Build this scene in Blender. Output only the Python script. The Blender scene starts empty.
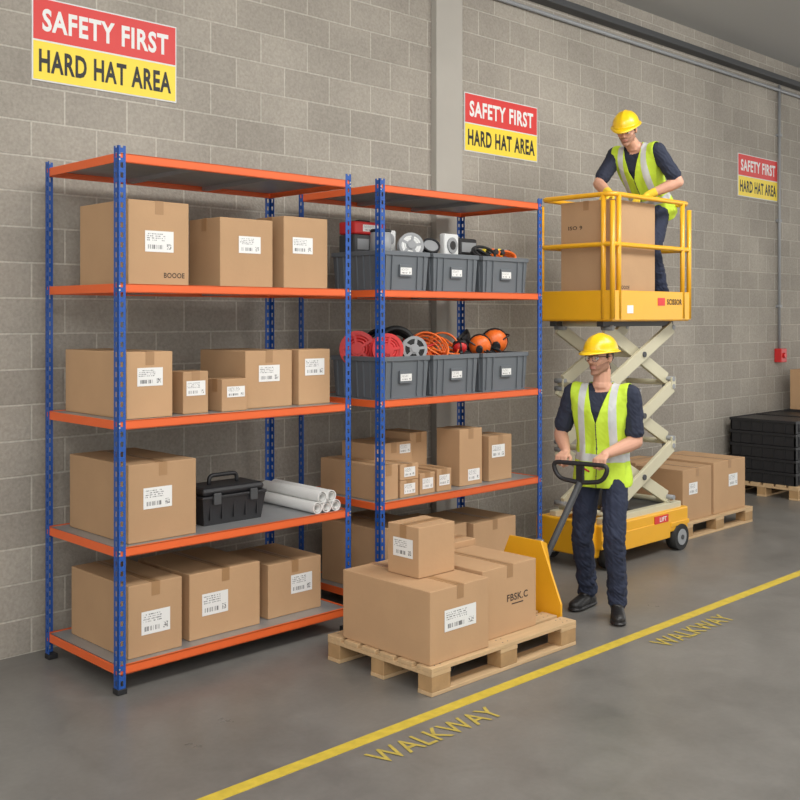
import bpy, bmesh, math, random
from mathutils import Vector, Matrix, noise
import numpy as np
random.seed(7)
V = Vector
scene = bpy.context.scene
scene.view_settings.view_transform = 'Standard'
try: scene.view_settings.look = 'None'
except Exception: pass
coll = scene.collection

# ------------------------------------------------------------ materials
def new_mat(name):
    m = bpy.data.materials.new(name); m.use_nodes = True
    nt = m.node_tree
    b = nt.nodes.get('Principled BSDF')
    return m, nt, b

def N(nt, typ, **kw):
    n = nt.nodes.new(typ)
    for k, v in kw.items(): setattr(n, k, v)
    return n

def math_n(nt, op, a, b=None, c=None):
    n = nt.nodes.new('ShaderNodeMath'); n.operation = op
    for i, x in enumerate((a, b, c)):
        if x is None: continue
        if isinstance(x, (int, float)): n.inputs[i].default_value = x
        else: nt.links.new(x, n.inputs[i])
    return n.outputs[0]

def mat(name, col, rough=.5, metal=0, var=.0, nscale=8, bump=0, bscale=60, stretch=None, objrand=0, spec=.5, coat=0):
    m, nt, b = new_mat(name)
    b.inputs['Roughness'].default_value = rough
    b.inputs['Metallic'].default_value = metal
    b.inputs['Specular IOR Level'].default_value = spec
    b.inputs['Coat Weight'].default_value = coat
    b.inputs['Base Color'].default_value = (*col, 1)
    tc = N(nt, 'ShaderNodeTexCoord'); src = tc.outputs['Object']
    if stretch:
        mp = N(nt, 'ShaderNodeMapping'); mp.inputs['Scale'].default_value = stretch
        nt.links.new(src, mp.inputs[0]); src = mp.outputs[0]
    if var > 0 or objrand > 0:
        no = N(nt, 'ShaderNodeTexNoise'); no.inputs['Scale'].default_value = nscale; no.inputs['Detail'].default_value = 5
        nt.links.new(src, no.inputs['Vector'])
        f = math_n(nt, 'MULTIPLY_ADD', no.outputs[0], 2*var, 1-var)
        if objrand > 0:
            oi = N(nt, 'ShaderNodeObjectInfo')
            g = math_n(nt, 'MULTIPLY_ADD', oi.outputs['Random'], 2*objrand, 1-objrand)
            f = math_n(nt, 'MULTIPLY', f, g)
        vm = N(nt, 'ShaderNodeVectorMath', operation='SCALE')
        vm.inputs[0].default_value = col
        nt.links.new(f, vm.inputs['Scale']); nt.links.new(vm.outputs[0], b.inputs['Base Color'])
    if bump > 0:
        n2 = N(nt, 'ShaderNodeTexNoise'); n2.inputs['Scale'].default_value = bscale; n2.inputs['Detail'].default_value = 4
        nt.links.new(src, n2.inputs['Vector'])
        bp = N(nt, 'ShaderNodeBump'); bp.inputs['Strength'].default_value = bump; bp.inputs['Distance'].default_value = .01
        nt.links.new(n2.outputs[0], bp.inputs['Height']); nt.links.new(bp.outputs[0], b.inputs['Normal'])
    return m

M_card = mat('cardboard', (.50, .315, .175), .8, var=.08, nscale=5, bump=.08, bscale=40, objrand=.08, spec=.2)
M_cardin = mat('cardboard_seam', (.20, .12, .06), .9)
M_tape = mat('packing_tape', (.38, .22, .105), .35, var=.05)
M_ink = mat('box_ink', (.06, .04, .03), .8)
M_orange = mat('orange_paint', (.80, .135, .03), .45, var=.05, nscale=6)
M_blue = mat('blue_paint', (.015, .085, .36), .4, var=.05)
M_galv = mat('galvanised_steel', (.42, .43, .44), .42, .55, var=.15, nscale=9)
M_black = mat('black_plastic', (.018, .018, .02), .45, bump=.1, bscale=200)
M_blackr = mat('black_rubber', (.02, .02, .02), .75)
M_bin = mat('grey_tote_plastic', (.13, .145, .16), .45, var=.05)
M_yel = mat('lift_yellow_paint', (.86, .43, .015), .35, var=.04, coat=.3)
M_hat = mat('helmet_yellow', (.93, .60, .01), .3, coat=.3)
M_cream = mat('cream_steel', (.60, .56, .40), .45, var=.06)
M_wood = mat('pallet_wood', (.58, .40, .22), .75, var=.25, nscale=3, bump=.3, bscale=30, stretch=(1, 8, 8))
M_woodd = mat('pallet_wood_block', (.42, .26, .12), .8, var=.3, nscale=12, bump=.3, bscale=30)
M_white = mat('white_paper', (.82, .82, .80), .6)
M_whiteg = mat('white_plastic', (.72, .73, .72), .4)
M_red = mat('red_plastic', (.62, .03, .03), .4)
M_redsign = mat('sign_red', (.70, .045, .04), .45)
M_ysign = mat('sign_yellow', (.92, .70, .05), .45)
M_blk = mat('sign_black', (.015, .015, .015), .5)
M_orangep = mat('orange_plastic', (.85, .16, .02), .4)
M_grey = mat('grey_plastic', (.30, .31, .32), .45)
M_steel = mat('bare_steel', (.55, .55, .56), .3, .8)
M_skin = mat('skin', (.66, .36, .25), .5, var=.05, nscale=12, spec=.35)
M_lip = mat('lips', (.54, .25, .20), .5)
M_beard = mat('beard', (.36, .19, .125), .8, var=.15, nscale=90)
M_hair = mat('hair', (.055, .03, .018), .7, var=.3, nscale=80)
M_shirt = mat('navy_shirt', (.022, .028, .052), .85, var=.1, bump=.35, bscale=22)
M_trs = mat('navy_trousers', (.020, .027, .055), .85, var=.12, bump=.45, bscale=18)
M_boot = mat('boot_leather', (.014, .013, .013), .4, bump=.2, bscale=60)
M_glove = mat('work_glove', (.85, .60, .04), .8, bump=.2, bscale=100)
M_vest = mat('hi_vis_fabric', (.58, .80, .05), .7, var=.06, bump=.35, bscale=16)
M_refl = mat('reflective_tape', (.60, .62, .62), .35, var=.05)
M_eye = mat('eye_white', (.8, .78, .75), .2)
M_iris = mat('iris', (.07, .05, .035), .2)
M_conc = mat('painted_concrete', (.42, .395, .35), .8, var=.08, nscale=3, bump=.15, bscale=20)
M_ceil = mat('ceiling_paint', (.50, .50, .49), .8)
M_dark = mat('dark_steel', (.06, .062, .065), .5)
M_line = mat('floor_paint_yellow', (.62, .46, .05), .6, var=.3, nscale=20)
M_linef = mat('floor_paint_worn', (.48, .37, .07), .65, var=.4, nscale=30)

m, nt, b = new_mat('clear_lens'); M_lens = m
b.inputs['Base Color'].default_value = (.9, .95, .95, 1); b.inputs['Alpha'].default_value = .16; b.inputs['Roughness'].default_value = .05

# label
m, nt, b = new_mat('shipping_label'); M_label = m
b.inputs['Roughness'].default_value = .5
uvn = N(nt, 'ShaderNodeUVMap'); sep = N(nt, 'ShaderNodeSeparateXYZ'); nt.links.new(uvn.outputs[0], sep.inputs[0])
u, v = sep.outputs[0], sep.outputs[1]
oi = N(nt, 'ShaderNodeObjectInfo'); rnd = math_n(nt, 'MULTIPLY', oi.outputs['Random'], 50)
def wn(a, bb, c):
    cx = N(nt, 'ShaderNodeCombineXYZ')
    for i, s in enumerate((a, bb, c)):
        if isinstance(s, (int, float)): cx.inputs[i].default_value = s
        else: nt.links.new(s, cx.inputs[i])
    w = N(nt, 'ShaderNodeTexWhiteNoise', noise_dimensions='3D'); nt.links.new(cx.outputs[0], w.inputs[0]); return w.outputs[0]
def rng(x, a, bb): return math_n(nt, 'MULTIPLY', math_n(nt, 'GREATER_THAN', x, a), math_n(nt, 'LESS_THAN', x, bb))
fu = math_n(nt, 'FLOOR', math_n(nt, 'MULTIPLY', u, 60)); row = math_n(nt, 'FLOOR', math_n(nt, 'MULTIPLY', v, 10)); fr = math_n(nt, 'FRACT', math_n(nt, 'MULTIPLY', v, 10))
txt = math_n(nt, 'MULTIPLY', math_n(nt, 'MULTIPLY', math_n(nt, 'GREATER_THAN', wn(fu, row, rnd), .5), rng(fr, .3, .75)), math_n(nt, 'MULTIPLY', rng(v, .50, .90), rng(u, .06, .70)))
bar = math_n(nt, 'MULTIPLY', math_n(nt, 'GREATER_THAN', wn(math_n(nt, 'FLOOR', math_n(nt, 'MULTIPLY', u, 80)), 1.0, rnd), .55), math_n(nt, 'MULTIPLY', rng(v, .14, .34), rng(u, .10, .62)))
qr = math_n(nt, 'MULTIPLY', math_n(nt, 'GREATER_THAN', wn(math_n(nt, 'FLOOR', math_n(nt, 'MULTIPLY', u, 40)), math_n(nt, 'FLOOR', math_n(nt, 'MULTIPLY', v, 26)), rnd), .5), math_n(nt, 'MULTIPLY', rng(v, .14, .40), rng(u, .76, .92)))
s = math_n(nt, 'MINIMUM', math_n(nt, 'ADD', math_n(nt, 'ADD', txt, bar), qr), 1.0)
mx = N(nt, 'ShaderNodeMix', data_type='RGBA'); nt.links.new(s, mx.inputs[0])
mx.inputs[6].default_value = (.80, .80, .78, 1); mx.inputs[7].default_value = (.20, .20, .20, 1)
nt.links.new(mx.outputs[2], b.inputs['Base Color'])

# block wall
m, nt, b = new_mat('concrete_block'); M_wall = m
b.inputs['Roughness'].default_value = .85; b.inputs['Specular IOR Level'].default_value = .2
tc = N(nt, 'ShaderNodeTexCoord'); sp = N(nt, 'ShaderNodeSeparateXYZ'); nt.links.new(tc.outputs['Object'], sp.inputs[0])
cb = N(nt, 'ShaderNodeCombineXYZ'); nt.links.new(sp.outputs[0], cb.inputs[0]); nt.links.new(sp.outputs[2], cb.inputs[1])
br = N(nt, 'ShaderNodeTexBrick'); nt.links.new(cb.outputs[0], br.inputs[0])
br.inputs['Scale'].default_value = 1; br.inputs['Brick Width'].default_value = .40; br.inputs['Row Height'].default_value = .20
br.inputs['Mortar Size'].default_value = .006; br.inputs['Mortar Smooth'].default_value = .2; br.inputs['Bias'].default_value = 0
br.inputs['Color1'].default_value = (.395, .360, .308, 1); br.inputs['Color2'].default_value = (.34, .309, .265, 1); br.inputs['Mortar'].default_value = (.52, .484, .42, 1)
n1 = N(nt, 'ShaderNodeTexNoise'); n1.inputs['Scale'].default_value = 1.2; n1.inputs['Detail'].default_value = 6; nt.links.new(tc.outputs['Object'], n1.inputs[0])
n2 = N(nt, 'ShaderNodeTexNoise'); n2.inputs['Scale'].default_value = 60; n2.inputs['Detail'].default_value = 3; nt.links.new(tc.outputs['Object'], n2.inputs[0])
f = math_n(nt, 'ADD', math_n(nt, 'MULTIPLY_ADD', n1.outputs[0], .6, .42), math_n(nt, 'MULTIPLY', n2.outputs[0], .5))
vm = N(nt, 'ShaderNodeVectorMath', operation='SCALE'); nt.links.new(br.outputs[0], vm.inputs[0]); nt.links.new(f, vm.inputs['Scale']); nt.links.new(vm.outputs[0], b.inputs['Base Color'])
hh = math_n(nt, 'ADD', math_n(nt, 'MULTIPLY', br.outputs['Fac'], -.9), math_n(nt, 'MULTIPLY', n2.outputs[0], .45))
bp = N(nt, 'ShaderNodeBump'); bp.inputs['Strength'].default_value = .8; bp.inputs['Distance'].default_value = .01
nt.links.new(hh, bp.inputs['Height']); nt.links.new(bp.outputs[0], b.inputs['Normal'])

# floor
m, nt, b = new_mat('polished_concrete'); M_floor = m
tc = N(nt, 'ShaderNodeTexCoord')
n1 = N(nt, 'ShaderNodeTexNoise'); n1.inputs['Scale'].default_value = .9; n1.inputs['Detail'].default_value = 8; n1.inputs['Roughness'].default_value = .65; nt.links.new(tc.outputs['Object'], n1.inputs[0])
n2 = N(nt, 'ShaderNodeTexNoise'); n2.inputs['Scale'].default_value = 35; n2.inputs['Detail'].default_value = 5; nt.links.new(tc.outputs['Object'], n2.inputs[0])
n3 = N(nt, 'ShaderNodeTexNoise'); n3.inputs['Scale'].default_value = 4; n3.inputs['Detail'].default_value = 7; n3.inputs['Distortion'].default_value = 1.2; nt.links.new(tc.outputs['Object'], n3.inputs[0])
f = math_n(nt, 'ADD', math_n(nt, 'MULTIPLY_ADD', n1.outputs[0], .9, .25), math_n(nt, 'MULTIPLY_ADD', n3.outputs[0], .35, math_n(nt, 'MULTIPLY', n2.outputs[0], .22)))
vm = N(nt, 'ShaderNodeVectorMath', operation='SCALE'); vm.inputs[0].default_value = (.188, .180, .166)
nt.links.new(f, vm.inputs['Scale']); nt.links.new(vm.outputs[0], b.inputs['Base Color'])
r = math_n(nt, 'MULTIPLY_ADD', n1.outputs[0], .5, .12); nt.links.new(r, b.inputs['Roughness'])

# ------------------------------------------------------------ mesh builder
class MB:
    def __init__(s):
        s.bm = bmesh.new(); s.uv = s.bm.loops.layers.uv.new('UVMap'); s.mats = []
    def mi(s, m):
        if m not in s.mats: s.mats.append(m)
        return s.mats.index(m)
    def raw(s, vs, fs, mt, M=None, smooth=False):
        i = s.mi(mt)
        bv = [s.bm.verts.new(M @ V(p) if M else V(p)) for p in vs]
        for f in fs:
            try:
                ff = s.bm.faces.new([bv[k] for k in f]); ff.material_index = i; ff.smooth = smooth
            except ValueError: pass
    def merge(s, t, mt, M=None, smooth=False):
        t.verts.index_update()
        s.raw([v.co.copy() for v in t.verts], [[v.index for v in f.verts] for f in t.faces], mt, M, smooth); t.free()
    def box(s, lo, hi, mt, bev=0, M=None):
        lo, hi = V(lo), V(hi); c = (lo+hi)/2; d = hi-lo
        t = bmesh.new(); bmesh.ops.create_cube(t, size=1)
        for v in t.verts: v.co = V((v.co.x*d.x+c.x, v.co.y*d.y+c.y, v.co.z*d.z+c.z))
        if bev > 0: bmesh.ops.bevel(t, geom=t.edges[:], offset=bev, segments=2, affect='EDGES', profile=.5)
        s.merge(t, mt, M)
    def cyl(s, a, b, r, mt, r2=None, n=20, smooth=True):
        a, b = V(a), V(b); r2 = r if r2 is None else r2
        q = (b-a).to_track_quat('Z', 'Y').to_matrix()
        vs, fs = [], []
        for c, rr in ((a, r), (b, r2)):
            for k in range(n):
                t = 2*math.pi*k/n; vs.append(c+q @ V((rr*math.cos(t), rr*math.sin(t), 0)))
        i = s.mi(mt); bv = [s.bm.verts.new(p) for p in vs]
        for k in range(n):
            f = s.bm.faces.new([bv[k], bv[(k+1) % n], bv[n+(k+1) % n], bv[n+k]]); f.material_index = i; f.smooth = smooth
        for cap in (list(reversed(bv[:n])), bv[n:]):
            f = s.bm.faces.new(cap); f.material_index = i
    def ring(s, a, b, ro, ri, mt, n=24):
        a, b = V(a), V(b); q = (b-a).to_track_quat('Z', 'Y').to_matrix(); vs = []; fs = []
        for c, rr in ((a, ro), (b, ro), (b, ri), (a, ri)):
            for k in range(n):
                t = 2*math.pi*k/n; vs.append(c+q @ V((rr*math.cos(t), rr*math.sin(t), 0)))
        for j in range(4):
            for k in range(n):
                fs.append((j*n+k, j*n+(k+1) % n, ((j+1) % 4)*n+(k+1) % n, ((j+1) % 4)*n+k))
        s.raw(vs, fs, mt)
    def torus(s, c, R, r, ax, mt, n=28, m=8):
        q = V(ax).to_track_quat('Z', 'Y').to_matrix(); c = V(c); vs, fs = [], []
        for i in range(n):
            t = 2*math.pi*i/n
            for j in range(m):
                p = 2*math.pi*j/m
                vs.append(c+q @ V(((R+r*math.cos(p))*math.cos(t), (R+r*math.cos(p))*math.sin(t), r*math.sin(p))))
        for i in range(n):
            for j in range(m):
                fs.append((i*m+j, ((i+1) % n)*m+j, ((i+1) % n)*m+(j+1) % m, i*m+(j+1) % m))
        s.raw(vs, fs, mt, smooth=True)
    def ell(s, c, r, mt, R=None, n=16, m=10, cut=None):
        t = bmesh.new(); bmesh.ops.create_uvsphere(t, u_segments=n, v_segments=m, radius=1)
        if isinstance(r, (int, float)): r = (r, r, r)
        for v in t.verts:
            p = V((v.co.x*r[0], v.co.y*r[1], v.co.z*r[2]))
            if cut is not None and p.z > cut: p.z = cut
            v.co = V(c)+(R @ p if R else p)
        s.merge(t, mt, smooth=True)
    def tube(s, pts, r, mt, n=10, closed=False, rad=0):
        P = [V(p) for p in pts]
        if rad > 0:
            Q = []; L = len(P)
            for i, p in enumerate(P):
                if not closed and i in (0, L-1): Q.append(p); continue
                a, b = P[i-1], P[(i+1) % L]
                d1 = (a-p); d2 = (b-p); rr = min(rad, d1.length*.49, d2.length*.49)
                s1 = p+d1.normalized()*rr; s2 = p+d2.normalized()*rr
                for k in range(6):
                    t = k/5; Q.append(s1*(1-t)**2+p*2*t*(1-t)+s2*t*t)
            P = Q
        L = len(P); vs, fs = [], []
        prev = None
        for i in range(L):
            if closed: tan = P[(i+1) % L]-P[i-1]
            else: tan = P[min(i+1, L-1)]-P[max(i-1, 0)]
            tan.normalize()
            if prev is None:
                u = tan.orthogonal().normalized()
            else:
                u = (prev-tan*prev.dot(tan)).normalized()
            prev = u; w = tan.cross(u)
            for k in range(n):
                t = 2*math.pi*k/n; vs.append(P[i]+u*r*math.cos(t)+w*r*math.sin(t))
        for i in range(L if closed else L-1):
            for k in range(n):
                j = (i+1) % L; fs.append((i*n+k, i*n+(k+1) % n, j*n+(k+1) % n, j*n+k))
        if not closed:
            fs.append(list(reversed(range(n)))); fs.append([(L-1)*n+k for k in range(n)])
        s.raw(vs, fs, mt, smooth=True)
    def beam(s, a, b, w, h, mt, side=(0, 1, 0), bev=0):
        a, b = V(a), V(b); x = (b-a); L = x.length; x.normalize(); y = V(side); y = (y-x*y.dot(x)).normalized(); z = x.cross(y)
        M = Matrix.Translation(a) @ Matrix((x, y, z)).transposed().to_4x4()
        s.box((0, -w/2, -h/2), (L, w/2, h/2), mt, bev, M)
    def quad(s, M, w, h, mt):
        i = s.mi(mt); bv = [s.bm.verts.new(M @ V(p)) for p in ((-w/2, -h/2, 0), (w/2, -h/2, 0), (w/2, h/2, 0), (-w/2, h/2, 0))]
        f = s.bm.faces.new(bv); f.material_index = i
        for l, uvv in zip(f.loops, ((0, 0), (1, 0), (1, 1), (0, 1))): l[s.uv].uv = uvv
    def hexa(s, p, mt):
        s.raw(p, [(3, 2, 1, 0), (4, 5, 6, 7), (0, 1, 5, 4), (1, 2, 6, 5), (2, 3, 7, 6), (3, 0, 4, 7)], mt)
    def prism(s, poly, dvec, mt):
        n = len(poly); d = V(dvec); vs = [V(p) for p in poly]+[V(p)+d for p in poly]
        fs = [list(range(n)), list(reversed(range(n, 2*n)))]+[(i, (i+1) % n, n+(i+1) % n, n+i) for i in range(n)]
        s.raw(vs, fs, mt)
    def text(s, st, w, h, M, mt, bold=.02):
        vs, fs = text_geo(st, w, h, bold); s.raw(vs, fs, mt, M)
    def done(s, name, loc=(0, 0, 0), rot=0, parent=None):
        me = bpy.data.meshes.new(name); s.bm.to_mesh(me); s.bm.free()
        for m in s.mats: me.materials.append(m)
        ob = bpy.data.objects.new(name, me); coll.objects.link(ob)
        ob.location = loc; ob.rotation_euler = (0, 0, rot)
        if parent: ob.parent = parent
        return ob

_tc = {}
def text_geo(st, w, h, bold):
    key = (st, bold)
    if key not in _tc:
        cu = bpy.data.curves.new('t', 'FONT'); cu.body = st; cu.offset = bold; cu.resolution_u = 3; cu.space_character = 1.0+bold*3.2
        ob = bpy.data.objects.new('t', cu); coll.objects.link(ob)
        dg = bpy.context.evaluated_depsgraph_get(); dg.update()
        me = bpy.data.meshes.new_from_object(ob.evaluated_get(dg))
        _tc[key] = ([v.co.copy() for v in me.vertices], [list(p.vertices) for p in me.polygons])
        bpy.data.objects.remove(ob); bpy.data.curves.remove(cu); bpy.data.meshes.remove(me)
    vs, fs = _tc[key]
    x0 = min(p.x for p in vs); x1 = max(p.x for p in vs); y0 = min(p.y for p in vs); y1 = max(p.y for p in vs)
    return [V(((p.x-(x0+x1)/2)/(x1-x0)*w, (p.y-(y0+y1)/2)/(y1-y0)*h, 0)) for p in vs], fs

def FRONT(x, y, z): return Matrix.Translation((x, y, z)) @ Matrix.Rotation(math.pi/2, 4, 'X')
def LEFT(x, y, z): return Matrix.Translation((x, y, z)) @ Matrix.Rotation(-math.pi/2, 4, 'Z') @ Matrix.Rotation(math.pi/2, 4, 'X')

# ------------------------------------------------------------ room
WY = 5.66
mb = MB(); mb.box((-4, -6, -.1), (18, WY, 0), M_floor); mb.done('floor')
mb = MB(); mb.box((-4, WY, -.1), (18, WY+.2, 4.9), M_wall); mb.done('wall_back')
mb = MB(); mb.box((-4, -6, 4.9), (18, WY+.2, 5.0), M_ceil); mb.done('ceiling')
mb = MB(); mb.box((5.84, WY-.06, 0), (6.14, WY, 4.9), M_conc, .004); mb.done('trim_1')
mb = MB(); mb.box((6.14, WY-.12, 4.62), (18, WY, 4.68), M_dark, .005); mb.tube([(6.14, WY-.03, 4.54), (17, WY-.03, 4.54)], .018, M_grey); mb.done('trim_2')
mb = MB(); mb.box((-4, 3.415, 0), (18, 3.485, .002), M_line)
for cx in (5.66, 3.42):
    M = Matrix.Translation((cx, 3.27, .003)); mb.text('WALKWAY', .80, .13, M, M_linef, .01)
mb.done('floor_marking')

# signs
def sign(x0, name='safety_sign'):
    m = MB(); w, h = .94, .475
    m.box((0, -.006, 0), (w, 0, h), M_whiteg)
    m.box((.008, -.008, .235), (w-.008, -.006, h-.008), M_redsign); m.box((.008, -.008, .008), (w-.008, -.006, .225), M_ysign)
    m.text('SAFETY FIRST', .82, .13, FRONT(w/2, -.009, .35), M_white, .032)
    m.text('HARD HAT AREA', .86, .13, FRONT(w/2, -.009, .117), M_blk, .032)
    m.done(name, (x0, WY-.001, 3.235))
sign(2.60); sign(6.22); sign(10.72)
m = MB(); m.tube([(11.66, WY-.03, 4.6), (11.66, WY-.03, 1.5)], .016, M_grey)
m.box((11.59, WY-.09, 1.36), (11.73, WY-.002, 1.52), M_red, .008); m.cyl((11.66, WY-.11, 1.44), (11.66, WY-.09, 1.44), .03, M_red)
for z in (2, 3, 4): m.box((11.63, WY-.05, z), (11.69, WY, z+.03), M_grey)
m.done('fire_alarm_call_point')

# ------------------------------------------------------------ racks
LV = [.14, .73, 1.37, 2.06, 2.715]
RY1 = 5.51
def rack(x0, x1, y0, y1, H=2.755):
    m = MB(); FW = .043; T = .0025
    for (px, sx) in ((x0, 1), (x1, -1)):
        for (py, sy) in ((y0, 1), (y1, -1)):
            for ax in (0, 1):
                def seg(a, b2, za, zb):
                    if ax == 0: lo = (px+sx*a, py, za); hi = (px+sx*b2, py+sy*T, zb)
                    else: lo = (px, py+sy*a, za); hi = (px+sx*T, py+sy*b2, zb)
                    l = [min(lo[i], hi[i]) for i in range(3)]; h = [max(lo[i], hi[i]) for i in range(3)]
                    m.box(l, h, M_blue)
                seg(0, .014, .02, H); seg(.029, FW, .02, H)
                z = .02
                while z < H-.001:
                    seg(.014, .029, z, min(z+.024, H)); z += .05
            lo = (min(px-sx*.004, px+sx*.05), min(py-sy*.004, py+sy*.05), 0.001); hi = (max(px-sx*.004, px+sx*.05), max(py-sy*.004, py+sy*.05), .03)
            m.box(lo, hi, M_black, .004)
    e = .0035
    for L in LV:
        t, bt = L+.003, L-.042
        for ya, yb in ((y0+e, y0+e+.006), (y1-e-.006, y1-e)):
            m.box((x0+e, ya, bt), (x1-e, yb, t), M_orange, .0015)
        m.box((x0+e, y0+e, t-.004), (x1-e, y0+.022, t), M_orange); m.box((x0+e, y1-.022, t-.004), (x1-e, y1-e, t), M_orange)
        m.box((x0+e, y0+e, bt), (x1-e, y0+.02, bt+.004), M_orange)
        for xa, xb in ((x0+e, x0+e+.006), (x1-e-.006, x1-e)):
            m.box((xa, y0+e, bt), (xb, y1-e, t), M_orange, .0015)
        m.box((x0+.022, y0+.022, L-.012), (x1-.022, y1-.022, L), M_galv)
        for k in (1, 2):
            xx = x0+(x1-x0)*k/3
            m.box((xx-.02, y0+.01, L-.035), (xx+.02, y1-.01, L-.012), M_galv)
        for px, sx in ((x0, 1), (x1, -1)):
            for dz in (-.01, -.03):
                m.cyl((px+sx*.008, y0-.003, L+dz), (px+sx*.008, y0, L+dz), .005, M_steel, n=8)
    return m.done('shelving_rack')
rack(2.612, 4.165, 4.708, RY1)
rack(4.403, 6.02, 4.708, RY1)

# ------------------------------------------------------------ cardboard boxes
def cbox(X0, X1, Y0, Y1, z0, z1, lab='F', lp=(.5, .62), ls=(.15, .095), rot=0, txt=None, parent=None, tp=(.18, .14), th=.028, extra=()):
    w, d, h = X1-X0, Y1-Y0, z1-z0
    m = MB(); m.box((-w/2, -d/2, 0), (w/2, d/2, h), M_card, .004)
    e = .0012; tw = .05
    if w > d*1.15:
        m.box((-w/2-e, -tw/2, h-.07), (w/2+e, tw/2, h+e), M_tape); m.box((-w/2+.004, -.0015, h), (w/2-.004, .0015, h+e*1.3), M_cardin)
    else:
        m.box((-tw/2, -d/2-e, h-.07), (tw/2, d/2+e, h+e), M_tape); m.box((-.0015, -d/2+.004, h), (.0015, d/2-.004, h+e*1.3), M_cardin)
    if 'F' in lab:
        lw = min(ls[0], w*.75); lh = min(ls[1], h*.6)
        cx = -w/2+w*lp[0]; cz = h*lp[1]
        m.quad(FRONT(cx, -d/2-.002, cz), lw, lh, M_label)
    if 'L' in lab:
        lw = min(ls[0], d*.75); lh = min(ls[1], h*.6)
        m.quad(LEFT(-w/2-.002, d/2-d*lp[0], h*lp[1]), lw, lh, M_label)
    if txt:
        m.text(txt, min(th*4.5, w*.45), th, FRONT(w*tp[0], -d/2-.001, h*tp[1]), M_ink, .02)
        if th > .03: m.box((w*tp[0]-.05, -d/2-.0012, h*tp[1]-.040), (w*tp[0]+.05, -d/2, h*tp[1]-.034), M_ink)
    for (st, yy, zz) in extra:
        m.text(st, .13, .03, LEFT(-w/2-.001, yy, zz), M_ink, .02)
    ob = m.done('cardboard_box', ((X0+X1)/2, (Y0+Y1)/2, z0), math.radians(rot))
    return ob
z = LV[3]+.001
cbox(2.71, 3.07, 4.78, 5.30, z, 2.50, lp=(.5, .52), txt='BOOOE', tp=(.25, .12), ls=(.17, .11))
cbox(3.27, 3.63, 4.78, 5.09, z, 2.445, lp=(.55, .62))
cbox(3.71, 4.04, 4.78, 5.05, z, 2.48, lp=(.42, .6))
z = LV[2]+.001
cbox(2.70, 2.97, 4.78, 5.45, z, 1.715, lp=(.5, .62))
cbox(3.06, 3.22, 4.82, 4.96, z, 1.60, ls=(.12, .08), lp=(.5, .6))
cbox(3.296, 3.464, 4.80, 4.94, z, 1.55, ls=(.12, .06), lp=(.55, .6))
cbox(3.49, 3.825, 4.85, 5.31, z, 1.70, lp=(.5, .6))
cbox(3.868, 4.11, 4.84, 5.02, z, 1.70, lp=(.5, .68), ls=(.15, .1))
z = LV[1]+.001
cbox(2.71, 3.116, 4.78, 5.42, z, 1.135, lp=(.42, .55), ls=(.17, .11))
z = LV[0]+.001
cbox(2.71, 3.028, 4.78, 5.40, z, .515, lp=(.5, .45), ls=(.17, .12))
cbox(3.10, 3.569, 4.82, 5.36, z, .50, lp=(.35, .5), ls=(.17, .12))
cbox(3.65, 4.047, 4.85, 5.31, z, .455, lp=(.62, .55), ls=(.16, .11))
# rack 2 level 2
z = LV[1]+.001
cbox(4.465, 4.63, 4.78, 5.355, z, .955, lab='', rot=0)
for (a, b2, zz, zt) in ((4.65, 4.815, z, .84), (4.65, 4.815, .842, .945), (4.83, 4.97, z, .87), (4.99, 5.13, z, .88)):
    cbox(a, b2, 4.78, 4.99, zz, zt, ls=(.10, .07), lp=(.5, .5))
cbox(4.64, 4.985, 5.01, 5.34, z, 1.055, lab='F', lp=(.8, .85), ls=(.1, .06))
cbox(5.005, 5.17, 5.05, 5.33, z, 1.10, lab='')
cbox(5.255, 5.487, 4.82, 5.04, z, 1.12, lp=(.62, .18), ls=(.12, .08))
cbox(5.56, 5.81, 4.82, 5.04, z, 1.05, lp=(.4, .66), ls=(.14, .09))
z = LV[0]+.001
cbox(4.48, 4.90, 4.80, 5.36, z, .55, lab='')
cbox(4.98, 5.36, 4.85, 5.33, z, .47, lab='')
cbox(5.42, 5.88, 4.84, 5.33, z, .45, lab='')

# pallets
def pallet(X0, Y0, name='wooden_pallet', L=1.2, W=.8):
    m = MB()
    for y in (0, W/2-.05, W-.1):
        m.box((0, y, .0), (L, y+.1, .02), M_wood, .002)
        for x in (0, L/2-.07, L-.14): m.box((x+.002, y+.001, .02), (x+.138, y+.099, .098), M_woodd, .003)
    for x in (0, L/2-.07, L-.14): m.box((x, 0, .098), (x+.14, W, .119), M_wood, .002)
    n = 6; bw = .108
    for k in range(n):
        y = (W-bw)*k/(n-1); m.box((0, y, .119), (L, y+bw, .141), M_wood, .003)
        for x in (.05, .09, L/2-.02, L/2+.02, L-.09, L-.05):
            for yy in (.03, bw-.03): m.cyl((x, y+yy, .1405), (x, y+yy, .1418), .004, M_dark, n=6)
    return m.done(name, (X0, Y0, .001))
pallet(3.72, 3.60)
z = .1435
cbox(3.74, 4.185, 3.63, 4.295, z, .515, lp=(.5, .55), ls=(.24, .11), rot=0)
cbox(4.215, 4.675, 3.70, 4.17, z, .525, lab='', txt='FBSK.C', tp=(.14, .52), th=.04)
cbox(3.88, 4.158, 3.85, 4.085, .517, .785, lab='L', lp=(.5, .55), ls=(.15, .10), rot=0)
cbox(4.25, 4.70, 4.18, 4.39, z, .56, lab='')
pallet(7.84, 4.62)
cbox(7.88, 8.36, 4.66, 5.12, z, .585, lp=(.35, .62), ls=(.14, .10))
cbox(8.40, 8.97, 4.66, 5.30, z, .60, lp=(.6, .6), ls=(.16, .11))
cbox(7.90, 8.36, 5.14, 5.40, z, .60, lab='')
pallet(10.36, 4.80)
pallet(11.62, 4.80)

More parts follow.
